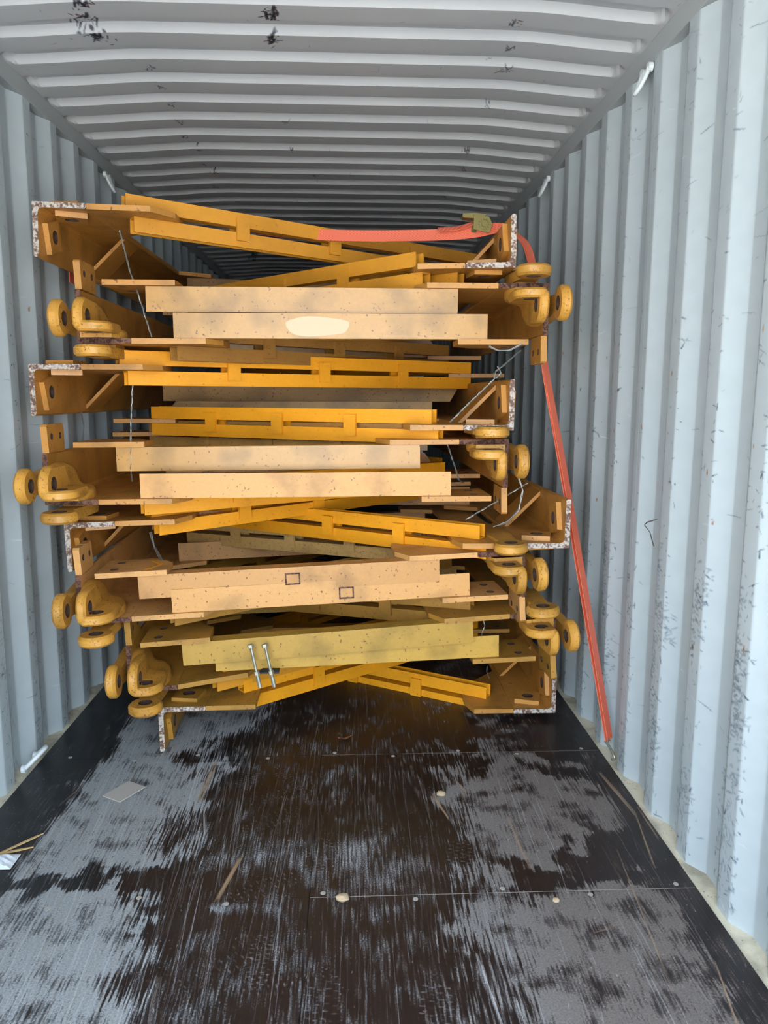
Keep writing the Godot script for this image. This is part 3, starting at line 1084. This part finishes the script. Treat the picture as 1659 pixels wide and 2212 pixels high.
func strap() -> void:
	var o := thing("ratchet_strap", "orange ratchet strap running from the right floor edge up over the stack", "strap", Vector3.ZERO)
	var uvs := func(p: Vector3) -> Vector2: return Vector2((p.x + p.z) / 0.05, (p.y - p.x) / 0.05)
	# side run: two layers from the floor anchor to the top panel, then over its chord
	for q in 2:
		var mb := MB.new()
		var dx := 0.012 * q
		var pts := strand_points([Vector3(1.045 + dx, 0.085, -2.86 - 0.01 * q), Vector3(0.965 + dx, 0.60, -2.97), Vector3(0.885 + dx * 0.8, 1.10, -3.06), Vector3(0.79 + dx * 0.5, 1.62, -3.12 - 0.006 * q), Vector3(0.748, 1.95, -3.16 - 0.005 * q), Vector3(0.742 - 0.006 * q, 2.03, -3.18), Vector3(0.715 - 0.004 * q, 2.10, -3.2), Vector3(0.642, 2.158 + 0.003 * q, -3.22)], 6)
		var sides: Array = []
		for i in pts.size():
			var t := float(i) / pts.size()
			sides.append(Vector3(0.66, 0, -0.75).lerp(Vector3(0.75, 0.1, -0.65), clampf(t * 1.6 - 0.5, 0, 1)))
		ribbon(mb, pts, sides, 0.048, 0.0026)
		mb.uv_of = uvs
		obj("webbing", mb.commit([M.strap]), o)
	var mb := MB.new()
	var pts := strand_points([Vector3(0.642, 2.158, -3.22), Vector3(0.60, 2.160, -3.25), Vector3(0.45, 2.150, -3.32), Vector3(0.1, 2.158, -3.42), Vector3(-0.21, 2.176, -3.48), Vector3(-0.48, 2.202, -3.49), Vector3(-0.80, 2.232, -3.46), Vector3(-1.10, 2.205, -3.45), Vector3(-1.175, 2.178, -3.45), Vector3(-1.20, 2.13, -3.45), Vector3(-1.205, 1.95, -3.44)], 6)
	var sides: Array = []
	for i in pts.size():
		sides.append(Vector3(0, 0.35, -0.9).lerp(Vector3(0, 1, -0.15), clampf(i / 8.0, 0, 1)).lerp(Vector3(0, 0, -1), clampf((i - 26) / 8.0, 0, 1)))
	ribbon(mb, pts, sides, 0.048, 0.0026)
	mb.uv_of = uvs
	obj("webbing", mb.commit([M.strap]), o)
	# loose tail rising to the ratchet
	var tl := MB.new()
	var tp := strand_points([Vector3(0.37, 2.165, -3.31), Vector3(0.45, 2.168, -3.295), Vector3(0.52, 2.185, -3.285), Vector3(0.58, 2.178, -3.265)], 6)
	var ts: Array = []
	for i in tp.size():
		ts.append(Vector3(0, 0.6, -0.8))
	ribbon(tl, tp, ts, 0.03, 0.0026)
	tl.uv_of = uvs
	obj("webbing_tail", tl.commit([M.strap]), o)
	# ratchet: two toothed cheeks, spindle, handle
	var r := Vector3(0.545, 2.172, -3.262)
	for q in [-1, 1]:
		var cb := MB.new()
		cb.prism([Vector2(-0.036, -0.02), Vector2(0.03, -0.034), Vector2(0.042, 0.0), Vector2(0.028, 0.03), Vector2(-0.034, 0.034)], r + Vector3(0, 0, 0.028 * q), Vector3.RIGHT, Vector3.UP, Vector3(0, 0, 0.004))
		obj("ratchet_cheek", cb.commit([M.brass]), o)
	var sp := MB.new()
	sp.tube([r + Vector3(0.008, 0, -0.034), r + Vector3(0.008, 0, 0.04)], 0.011, 14)
	for i in 12:
		var an := TAU * i / 12
		sp.box(r + Vector3(0.008 + cos(an) * 0.02 - 0.003, sin(an) * 0.02 - 0.003, 0.03), r + Vector3(0.008 + cos(an) * 0.02 + 0.003, sin(an) * 0.02 + 0.003, 0.037))
	obj("ratchet_spindle", sp.commit([M.brass]), o)
	var hd := MB.new()
	hd.prism([Vector2(0.0, 0.024), Vector2(-0.075, 0.026), Vector2(-0.082, 0.032), Vector2(-0.078, 0.042), Vector2(-0.03, 0.046), Vector2(0.02, 0.04)], r + Vector3(0, 0, -0.024), Vector3.RIGHT, Vector3.UP, Vector3(0, 0, 0.05))
	obj("ratchet_handle", hd.commit([M.brass]), o)
	# hook and floor ring
	var hk := MB.new()
	hk.tube(strand_points([Vector3(1.03, 0.088, -2.845), Vector3(1.05, 0.06, -2.85), Vector3(1.066, 0.03, -2.855), Vector3(1.072, 0.012, -2.85), Vector3(1.06, 0.006, -2.845)], 5), 0.006, 8)
	obj("hook", hk.commit([M.bolt]), o)
	var bar := MB.new()
	bar.tube([Vector3(1.046, 0.088, -2.885), Vector3(1.046, 0.088, -2.835)], 0.006, 8)
	obj("hook_bar", bar.commit([M.bolt]), o)


func oddments() -> void:
	# long bolts leaning on the lower pale member
	var spots := [Vector3(-0.398, 0.487, -2.895), Vector3(-0.342, 0.487, -2.90)]
	var names := ["thin grey long bolt hanging on the lowest pale member, the one nearer the lugs", "thin grey long bolt hanging on the lowest pale member, right of its twin"]
	for i in 2:
		var o := thing("long_bolt", names[i], "bolt", spots[i], "two long bolts on the lowest member")
		var tip := Vector3(0.035, -0.165, 0.014)
		var dir := tip.normalized()
		var mb := MB.new()
		mb.tube([Vector3.ZERO, tip * 0.5, tip * 0.66, tip], 0.0062, 10)
		obj("shank", mb.commit([M.bolt]), o)
		var e1 := dir.cross(Vector3.FORWARD).normalized()
		var e2 := dir.cross(e1)
		var hb := MB.new()
		hb.prism(disc(0.0135, 6), dir * -0.009, e1, e2, dir * 0.012)
		obj("bolt_head", hb.commit([M.bolt]), o)
		var nb := MB.new()
		nb.prism(disc(0.0115, 6), tip * 0.60, e1, e2, dir * 0.014)
		nb.prism(disc(0.0085, 12), tip * 0.75, e1, e2, dir * 0.04)
		obj("nut", nb.commit([M.bolt]), o)
	var sp := MB.new()
	sp.prism([Vector2(-0.38, 0.0), Vector2(-0.29, 0.0), Vector2(-0.29, 0.05), Vector2(-0.36, 0.05)], Vector3(0, 0.372, -2.90), Vector3.RIGHT, Vector3.FORWARD, Vector3(0, 0.006, 0))
	tag(obj("clamp_plate", sp.commit([M.dark])), "small dark grey plate joining the two long bolts", "plate")
	wires()
	ring_lug(Vector3(WR - 0.004, 2.615, -2.84), 1, "pale lashing ring at the top of the right wall, nearer one", false)
	ring_lug(Vector3(WR - 0.004, 2.615, -4.22), 1, "pale lashing ring at the top of the right wall, farther one", false)
	ring_lug(Vector3(WL + 0.004, 2.61, -4.25), -1, "pale lashing ring at the top of the left wall", false)
	ring_lug(Vector3(WL + 0.002, 0.03, -2.87), -1, "white lashing ring at the foot of the left wall beside the floor", true)
	# litter on the floor
	var card := MB.new()
	card.box(Vector3(-0.045, 0, -0.062), Vector3(0.045, 0.003, 0.062))
	var c := obj("plywood_offcut", card.commit([mat(Color(0.66, 0.64, 0.62), 0.8)]))
	c.position = Vector3(-0.853, 0.0, -2.68)
	c.rotation.y = -0.55
	tag(c, "thin grey rectangular offcut lying on the dusty floor", "offcut")
	rng.seed = 3
	var pebbles := [[0.331, -2.609, 0.016, "small tan pebble on the dark floor near the centre"], [-0.029, -2.03, 0.020, "small pale pebble beside the nearest pale floor joint"], [0.60, -2.0, 0.010, "tiny grey pebble on the right half of the floor"]]
	for p in pebbles:
		var pb := MB.new()
		pebble(pb, p[2])
		var o := obj("pebble", pb.commit([mat(Color(0.66, 0.58, 0.47), 0.9)]))
		o.position = Vector3(p[0], p[2] * 0.45, p[1])
		tag(o, p[3], "pebble", "pebbles on the floor")
	var leaf := MB.new()
	leaf.smooth = true
	for i in 6:
		var a := -0.03 + 0.01 * i
		var h0 := 0.011 * sin(PI * i / 6.0)
		var h1 := 0.011 * sin(PI * (i + 1) / 6.0)
		var y0 := 0.004 + 0.010 * absf(a / 0.03)
		var y1 := 0.004 + 0.010 * absf((a + 0.01) / 0.03)
		leaf.quad(Vector3(a, y0, h0), Vector3(a + 0.01, y1, h1), Vector3(a + 0.01, y1 - 0.003, -h1), Vector3(a, y0 - 0.003, -h0))
		leaf.quad(Vector3(a, y0 - 0.0045, -h0), Vector3(a + 0.01, y1 - 0.0045, -h1), Vector3(a + 0.01, y1 - 0.0015, h1), Vector3(a, y0 - 0.0015, h0))
	var lf := obj("dry_leaf", leaf.commit([mat(Color(0.62, 0.40, 0.25), 0.8)]))
	lf.position = Vector3(-0.03, 0.001, -3.087)
	lf.rotation.y = 0.3
	tag(lf, "curled brown dry leaf on the dark floor below the stack", "leaf")
	for i in 2:
		var sl := MB.new()
		sl.prism([Vector2(-0.07, -0.003), Vector2(0.06, -0.004), Vector2(0.09, 0.0), Vector2(0.05, 0.004), Vector2(-0.07, 0.003)], Vector3.ZERO, Vector3.RIGHT, Vector3.BACK, Vector3(0, 0.004, 0))
		var s := obj("wood_splinter", sl.commit([mat(Color(0.72, 0.60, 0.42), 0.8)]))
		s.position = Vector3(-1.13, 0.001, -2.30) if i == 0 else Vector3(-1.10, 0.0055, -2.335)
		s.rotation.y = 0.35 if i == 0 else 0.85
		tag(s, "pale wood splinter at the left floor edge, " + ("lower one" if i == 0 else "lying across the other"), "splinter", "two wood splinters")
	var rag := MB.new()
	rag.smooth = true
	var n := 10
	var at := func(i: int, j: int) -> Vector3:
		var q := Vector2(i / float(n) - 0.5, j / float(n) - 0.5)
		var edge := maxf(absf(q.x), absf(q.y)) * 2.0
		return Vector3(q.x * 0.12, 0.002 + (1.0 - pow(edge, 3.0)) * (0.012 + 0.006 * sin(i * 1.7) * cos(j * 2.1)), q.y * 0.08)
	for i in n:
		for j in n:
			rag.quad(at.call(i, j), at.call(i, j + 1), at.call(i + 1, j + 1), at.call(i + 1, j))
	var rg := obj("crumpled_film", rag.commit([mat(Color(0.80, 0.83, 0.87), 0.5)]))
	rg.position = Vector3(-1.13, 0, -2.255)
	tag(rg, "scrap of crumpled pale plastic film at the left floor edge", "film")


func pebble(mb: MB, r: float) -> void:
	mb.smooth = true
	var k := noise(20.0, 1, int(r * 10000))
	var pt := func(i: int, j: int) -> Vector3:
		var la := PI * i / 6.0 - PI / 2
		var lo := TAU * j / 9.0
		var d := Vector3(cos(la) * cos(lo), sin(la), cos(la) * sin(lo))
		return d * Vector3(1.1, 0.6, 0.8) * r * (1.0 + 0.25 * k.get_noise_3dv(d))
	for i in 6:
		for j in 9:
			mb.quad(pt.call(i, j), pt.call(i + 1, j), pt.call(i + 1, (j + 1) % 9), pt.call(i, (j + 1) % 9))


func wires() -> void:
	wire([Vector3(-0.88, 2.095, -3.06), Vector3(-0.85, 1.94, -3.07), Vector3(-0.824, 1.853, -3.08), Vector3(-0.781, 1.698, -3.08)], "twisted wire hanging from the topmost left panel's braces")
	wire([Vector3(-0.839, 1.508, -2.99), Vector3(-0.850, 1.388, -2.99), Vector3(-0.852, 1.27, -2.97), Vector3(-0.856, 1.18, -2.97), Vector3(-0.858, 1.137, -2.99)], "twisted wire hanging plumb in front of the stack's left middle")
	wire([Vector3(-0.804, 0.928, -3.02), Vector3(-0.787, 0.874, -3.0), Vector3(-0.773, 0.801, -3.06)], "short bowed bright wire on the left lower part of the stack", 0.003, 6.0)
	wire([Vector3(0.658, 1.647, -2.95), Vector3(0.588, 1.588, -2.93), Vector3(0.558, 1.565, -2.93), Vector3(0.553, 1.535, -2.93), Vector3(0.438, 1.425, -2.93), Vector3(0.388, 1.371, -2.95)], "wire running slantwise to the right middle plain chord, twisted at its top")
	wire([Vector3(0.566, 1.585, -2.93), Vector3(0.578, 1.560, -2.92), Vector3(0.562, 1.540, -2.925), Vector3(0.552, 1.560, -2.935)], "small loop of wire at the knot beside the right middle chord", 0.0016)
	wire([Vector3(0.389, 1.282, -3.03), Vector3(0.419, 1.184, -2.99), Vector3(0.432, 1.14, -2.99), Vector3(0.460, 1.122, -3.05)], "bent wire hooked behind the right end of a middle pale member")
	wire([Vector3(0.706, 1.13, -2.97), Vector3(0.678, 1.107, -2.99), Vector3(0.584, 1.04, -3.03), Vector3(0.475, 0.97, -3.05)], "straight wire slanting down left from the right middle lugs")
	wire([Vector3(0.672, 1.147, -2.98), Vector3(0.69, 1.098, -2.98), Vector3(0.676, 1.019, -2.98), Vector3(0.634, 0.966, -3.0), Vector3(0.579, 0.947, -3.0)], "curved loop of wire lying over the right plain chord below the lugs", 0.0021, 12.0)
	wire([Vector3(0.525, 1.658, -2.9), Vector3(0.559, 1.643, -2.9), Vector3(0.603, 1.643, -2.9), Vector3(0.653, 1.669, -2.9)], "slack wire under the bolted plate at the stack's upper right", 0.0018, 8.0)
	wire([Vector3(0.558, 0.540, -3.1), Vector3(0.572, 0.500, -3.1), Vector3(0.560, 0.47, -3.1), Vector3(0.558, 0.435, -3.1)], "thin kinked wire in the gap at the stack's lower right", 0.0014)
	wire([Vector3(0.591, 0.311, -3.12), Vector3(0.592, 0.279, -3.14), Vector3(0.605, 0.247, -3.14)], "thin wire end hanging below the lowest right bolted plate", 0.0014, 8.0)
	wire([Vector3(-1.183, 1.398, -3.4), Vector3(-1.174, 1.337, -3.4), Vector3(-1.19, 1.204, -3.4)], "thin wire hanging in front of the left wall behind the stack", 0.0022, 4.0)
	wire([Vector3(1.055, 1.053, -2.526), Vector3(1.058, 1.029, -2.613), Vector3(1.055, 1.015, -2.632), Vector3(1.055, 0.998, -2.579), Vector3(1.052, 0.957, -2.532)], "thin dark bent wire stuck on the right wall", 0.0012, 4.0)


func _ready() -> void:
	# camera
	var cam := Camera3D.new()
	cam.name = "camera"
	cam.fov = 68.32
	cam.near = 0.05
	cam.far = 200.0
	cam.position = Vector3(0, 1.47, 0)
	cam.basis = Basis(Vector3.UP, deg_to_rad(-2.547)) * Basis(Vector3.RIGHT, deg_to_rad(-8.72)) * Basis(Vector3.BACK, 0.003)
	cam.current = true
	add_child(cam)
	# overcast sky
	var sky := ProceduralSkyMaterial.new()
	sky.sky_top_color = Color(0.86, 0.93, 1.0)
	sky.sky_horizon_color = Color(0.95, 0.98, 1.0)
	sky.ground_horizon_color = Color(0.62, 0.62, 0.61)
	sky.ground_bottom_color = Color(0.45, 0.44, 0.43)
	sky.sun_angle_max = 1.0
	var env := Environment.new()
	env.background_mode = Environment.BG_SKY
	env.sky = Sky.new()
	env.sky.sky_material = sky
	env.background_energy_multiplier = 4.0
	env.ambient_light_source = Environment.AMBIENT_SOURCE_SKY
	env.tonemap_mode = Environment.TONE_MAPPER_LINEAR
	env.tonemap_exposure = 2.5
	env.sdfgi_enabled = true
	env.ssao_enabled = true
	env.ssil_enabled = true
	var we := WorldEnvironment.new()
	we.environment = env
	add_child(we)

	# hazy sun high behind the container: it lights the yard, not the inside
	var sun := DirectionalLight3D.new()
	sun.name = "sun"
	sun.rotation_degrees = Vector3(-58, 200, 0)
	sun.light_color = Color(1.0, 0.97, 0.92)
	sun.light_energy = 6.0
	sun.light_angular_distance = 3.0
	sun.shadow_enabled = true
	add_child(sun)

	materials()
	shell()

	# the stack, topmost first; heel of each chord, side, web direction, yaw, roll
	var am := [M.chord, M.amber, M.brown]
	var br := [M.chord, M.bright, M.drab]
	panel(Vector3(-1.161, 2.171, -2.95), 1, -1, 0, -1.3, false, "topmost mast panel, plain angle chord at upper left, double braces sloping down right", am, {"b": Vector2(1.84, 1.04), "stiff": 0.55, "gback": 0.07, "mid": 1.62})
	panel(Vector3(0.631, 1.955, -2.95), -1, 1, 0, 1.2, false, "mast panel under the strap ratchet, plain angle chord standing up at upper right", am, {"a": Vector2(0.375, 0.085), "b": Vector2(1.5, 1.1), "gusset": 0.375, "stiff": 0.35, "gback": 0.01})
	panel(Vector3(0.761, 1.898, -2.95), -1, -1, 0, 0, true, "mast panel with sandy front member and lugs at upper right, uppermost of the lug panels", [M.chord, M.amber, M.sand], {"b": Vector2(1.55, 1.1)})
	var patched := panel(Vector3(-1.007, 1.66, -2.9), 1, 1, 0.3, 0.2, true, "mast panel with painted glossy sky sheen on its front member, lugs at upper left", [M.chord, M.brown, M.sand], {"b": Vector2(1.55, 1.25)})
	panel(Vector3(-1.213, 1.587, -2.95), 1, -1, 0, 0, false, "mast panel with level bright orange double braces, plain angle chord at the left middle", br, {"b": Vector2(1.84, 1.02), "stiff": 0.55, "midf": 0.125})
	panel(Vector3(0.629, 1.341, -2.9), -1, 1, 0, 0, false, "mast panel with level bright orange double braces, plain angle chord at the right middle", br, {"a": Vector2(0.31, 0.085), "b": Vector2(1.58, 0.78), "gusset": 0.40, "stiff": 0.28, "gback": 0.02, "midf": 0.082})
	panel(Vector3(0.621, 1.306, -2.95), -1, -1, 0, 0.5, true, "mast panel with stained tan front member just below the middle, lugs at right", [M.chord, M.drab, M.sand])
	panel(Vector3(-1.143, 1.062, -2.85), 1, 1, 0.5, 0.3, true, "mast panel whose lugs reach farthest left, almost touching the left wall", [M.chord, M.bright, M.peach])
	panel(Vector3(-1.118, 0.978, -2.95), 1, -1, 1.0, 1.5, false, "mast panel with bright orange braces rising to the right from its lower left plain chord", [M.chord, M.bright, M.peach], {"b": Vector2(1.6, 1.0)})
	panel(Vector3(0.865, 0.877, -2.9), -1, 1, 0.5, 0, false, "mast panel with wide open plain chord at right touching the strap, bright orange braces", [M.chord, M.bright, M.peach], {"b": Vector2(1.58, 0.95), "stiff": 0.40, "gback": 0.03})
	var upper_peach := panel(Vector3(0.701, 0.860, -2.95), -1, -1, 3.0, 2.2, true, "peach mast panel with rusty-edged square on its front member and lugs at its right end", [M.peach, M.pale_drab, M.tan], {"a": Vector2(0.40, 0.34), "b": Vector2(1.52, 1.12), "sag": 0.028})
	var lower_peach := panel(Vector3(-1.043, 0.597, -2.85), 1, 1, 3.5, 2.0, true, "peach mast panel with lugs at its left end, tilted up to the right", [M.peach, M.olive, M.peach])
	panel(Vector3(0.849, 0.592, -3.0), -1, -1, 3.5, 2.9, true, "mast panel with mustard front member and lugs at lower right beside the strap", [M.olive, M.olive, M.mustard])
	panel(Vector3(-0.90, 0.282, -2.95), 1, 1, 3.0, 1.3, true, "mast panel with the lowest mustard front member carrying two long bolts, lugs at lower left", [M.olive, M.amber, M.ochre], {"gob": 0.10, "lift": 0.042})
	panel(Vector3(-0.80, 0.195, -3.0), 1, -1, 0, 0.4, false, "lowest mast panel on the left, white worn chord edge standing on the floor", [M.olive, M.bright, M.amber], {"a": Vector2(0.36, 0.15), "b": Vector2(1.5, 1.0), "gusset": 0.40, "gback": 0.0})
	panel(Vector3(0.936, 0.034, -3.25), -1, 1, 0, 0, false, "lowest mast panel on the right, plain chord lying flat just above the floor", [M.chord, M.bright, M.amber], {"a": Vector2(0.30, 0.12), "b": Vector2(1.55, 0.9), "gusset": 0.375, "gback": 0.03})

	# gloss patch with the sky's reflection painted in as a pale colour, scars of removed tabs, and a paint mark: each has its own outline
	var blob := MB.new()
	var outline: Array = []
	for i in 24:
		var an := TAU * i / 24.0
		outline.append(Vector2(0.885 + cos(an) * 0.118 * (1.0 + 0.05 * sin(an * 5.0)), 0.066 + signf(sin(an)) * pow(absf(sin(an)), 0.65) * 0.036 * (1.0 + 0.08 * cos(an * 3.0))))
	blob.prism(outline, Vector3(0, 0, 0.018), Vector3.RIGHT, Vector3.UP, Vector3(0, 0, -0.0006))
	obj("sky_sheen_patch", blob.commit([mat(Color(0.74, 0.63, 0.48), 0.35)], Vector3(1, 1, -1)), patched)
	for q in 2:
		var scar := MB.new()
		var c := Vector2(0.935, 0.068) if q == 0 else Vector2(1.03, 0.062)
		for e in [[-0.03, -0.024, 0.06, 0.006], [-0.03, 0.018, 0.06, 0.006], [-0.03, -0.018, 0.006, 0.036], [0.024, -0.018, 0.006, 0.036]]:
			scar.box(Vector3(c.x + e[0], c.y + e[1], 0.0155), Vector3(c.x + e[0] + e[2], c.y + e[1] + e[3], 0.0185))
		obj("weld_scar", scar.commit([M.rust], Vector3(-1, -1, -1) if q == 0 else Vector3(1, 1, -1)), upper_peach if q == 0 else lower_peach)
	var mark := MB.new()
	var zig := [Vector2(1.50, 0.03), Vector2(1.455, 0.12), Vector2(1.505, 0.19)]
	for i in 2:
		var a: Vector2 = zig[i]
		var b: Vector2 = zig[i + 1]
		var nn := (b - a).orthogonal().normalized() * 0.007
		mark.prism([a - nn, b - nn, b + nn, a + nn], Vector3.ZERO, Vector3.RIGHT, Vector3.BACK, Vector3(0, -0.0012, 0))
	obj("paint_mark", mark.commit([M.bright], Vector3(-1, -1, -1)), upper_peach)

	strap()
	oddments()
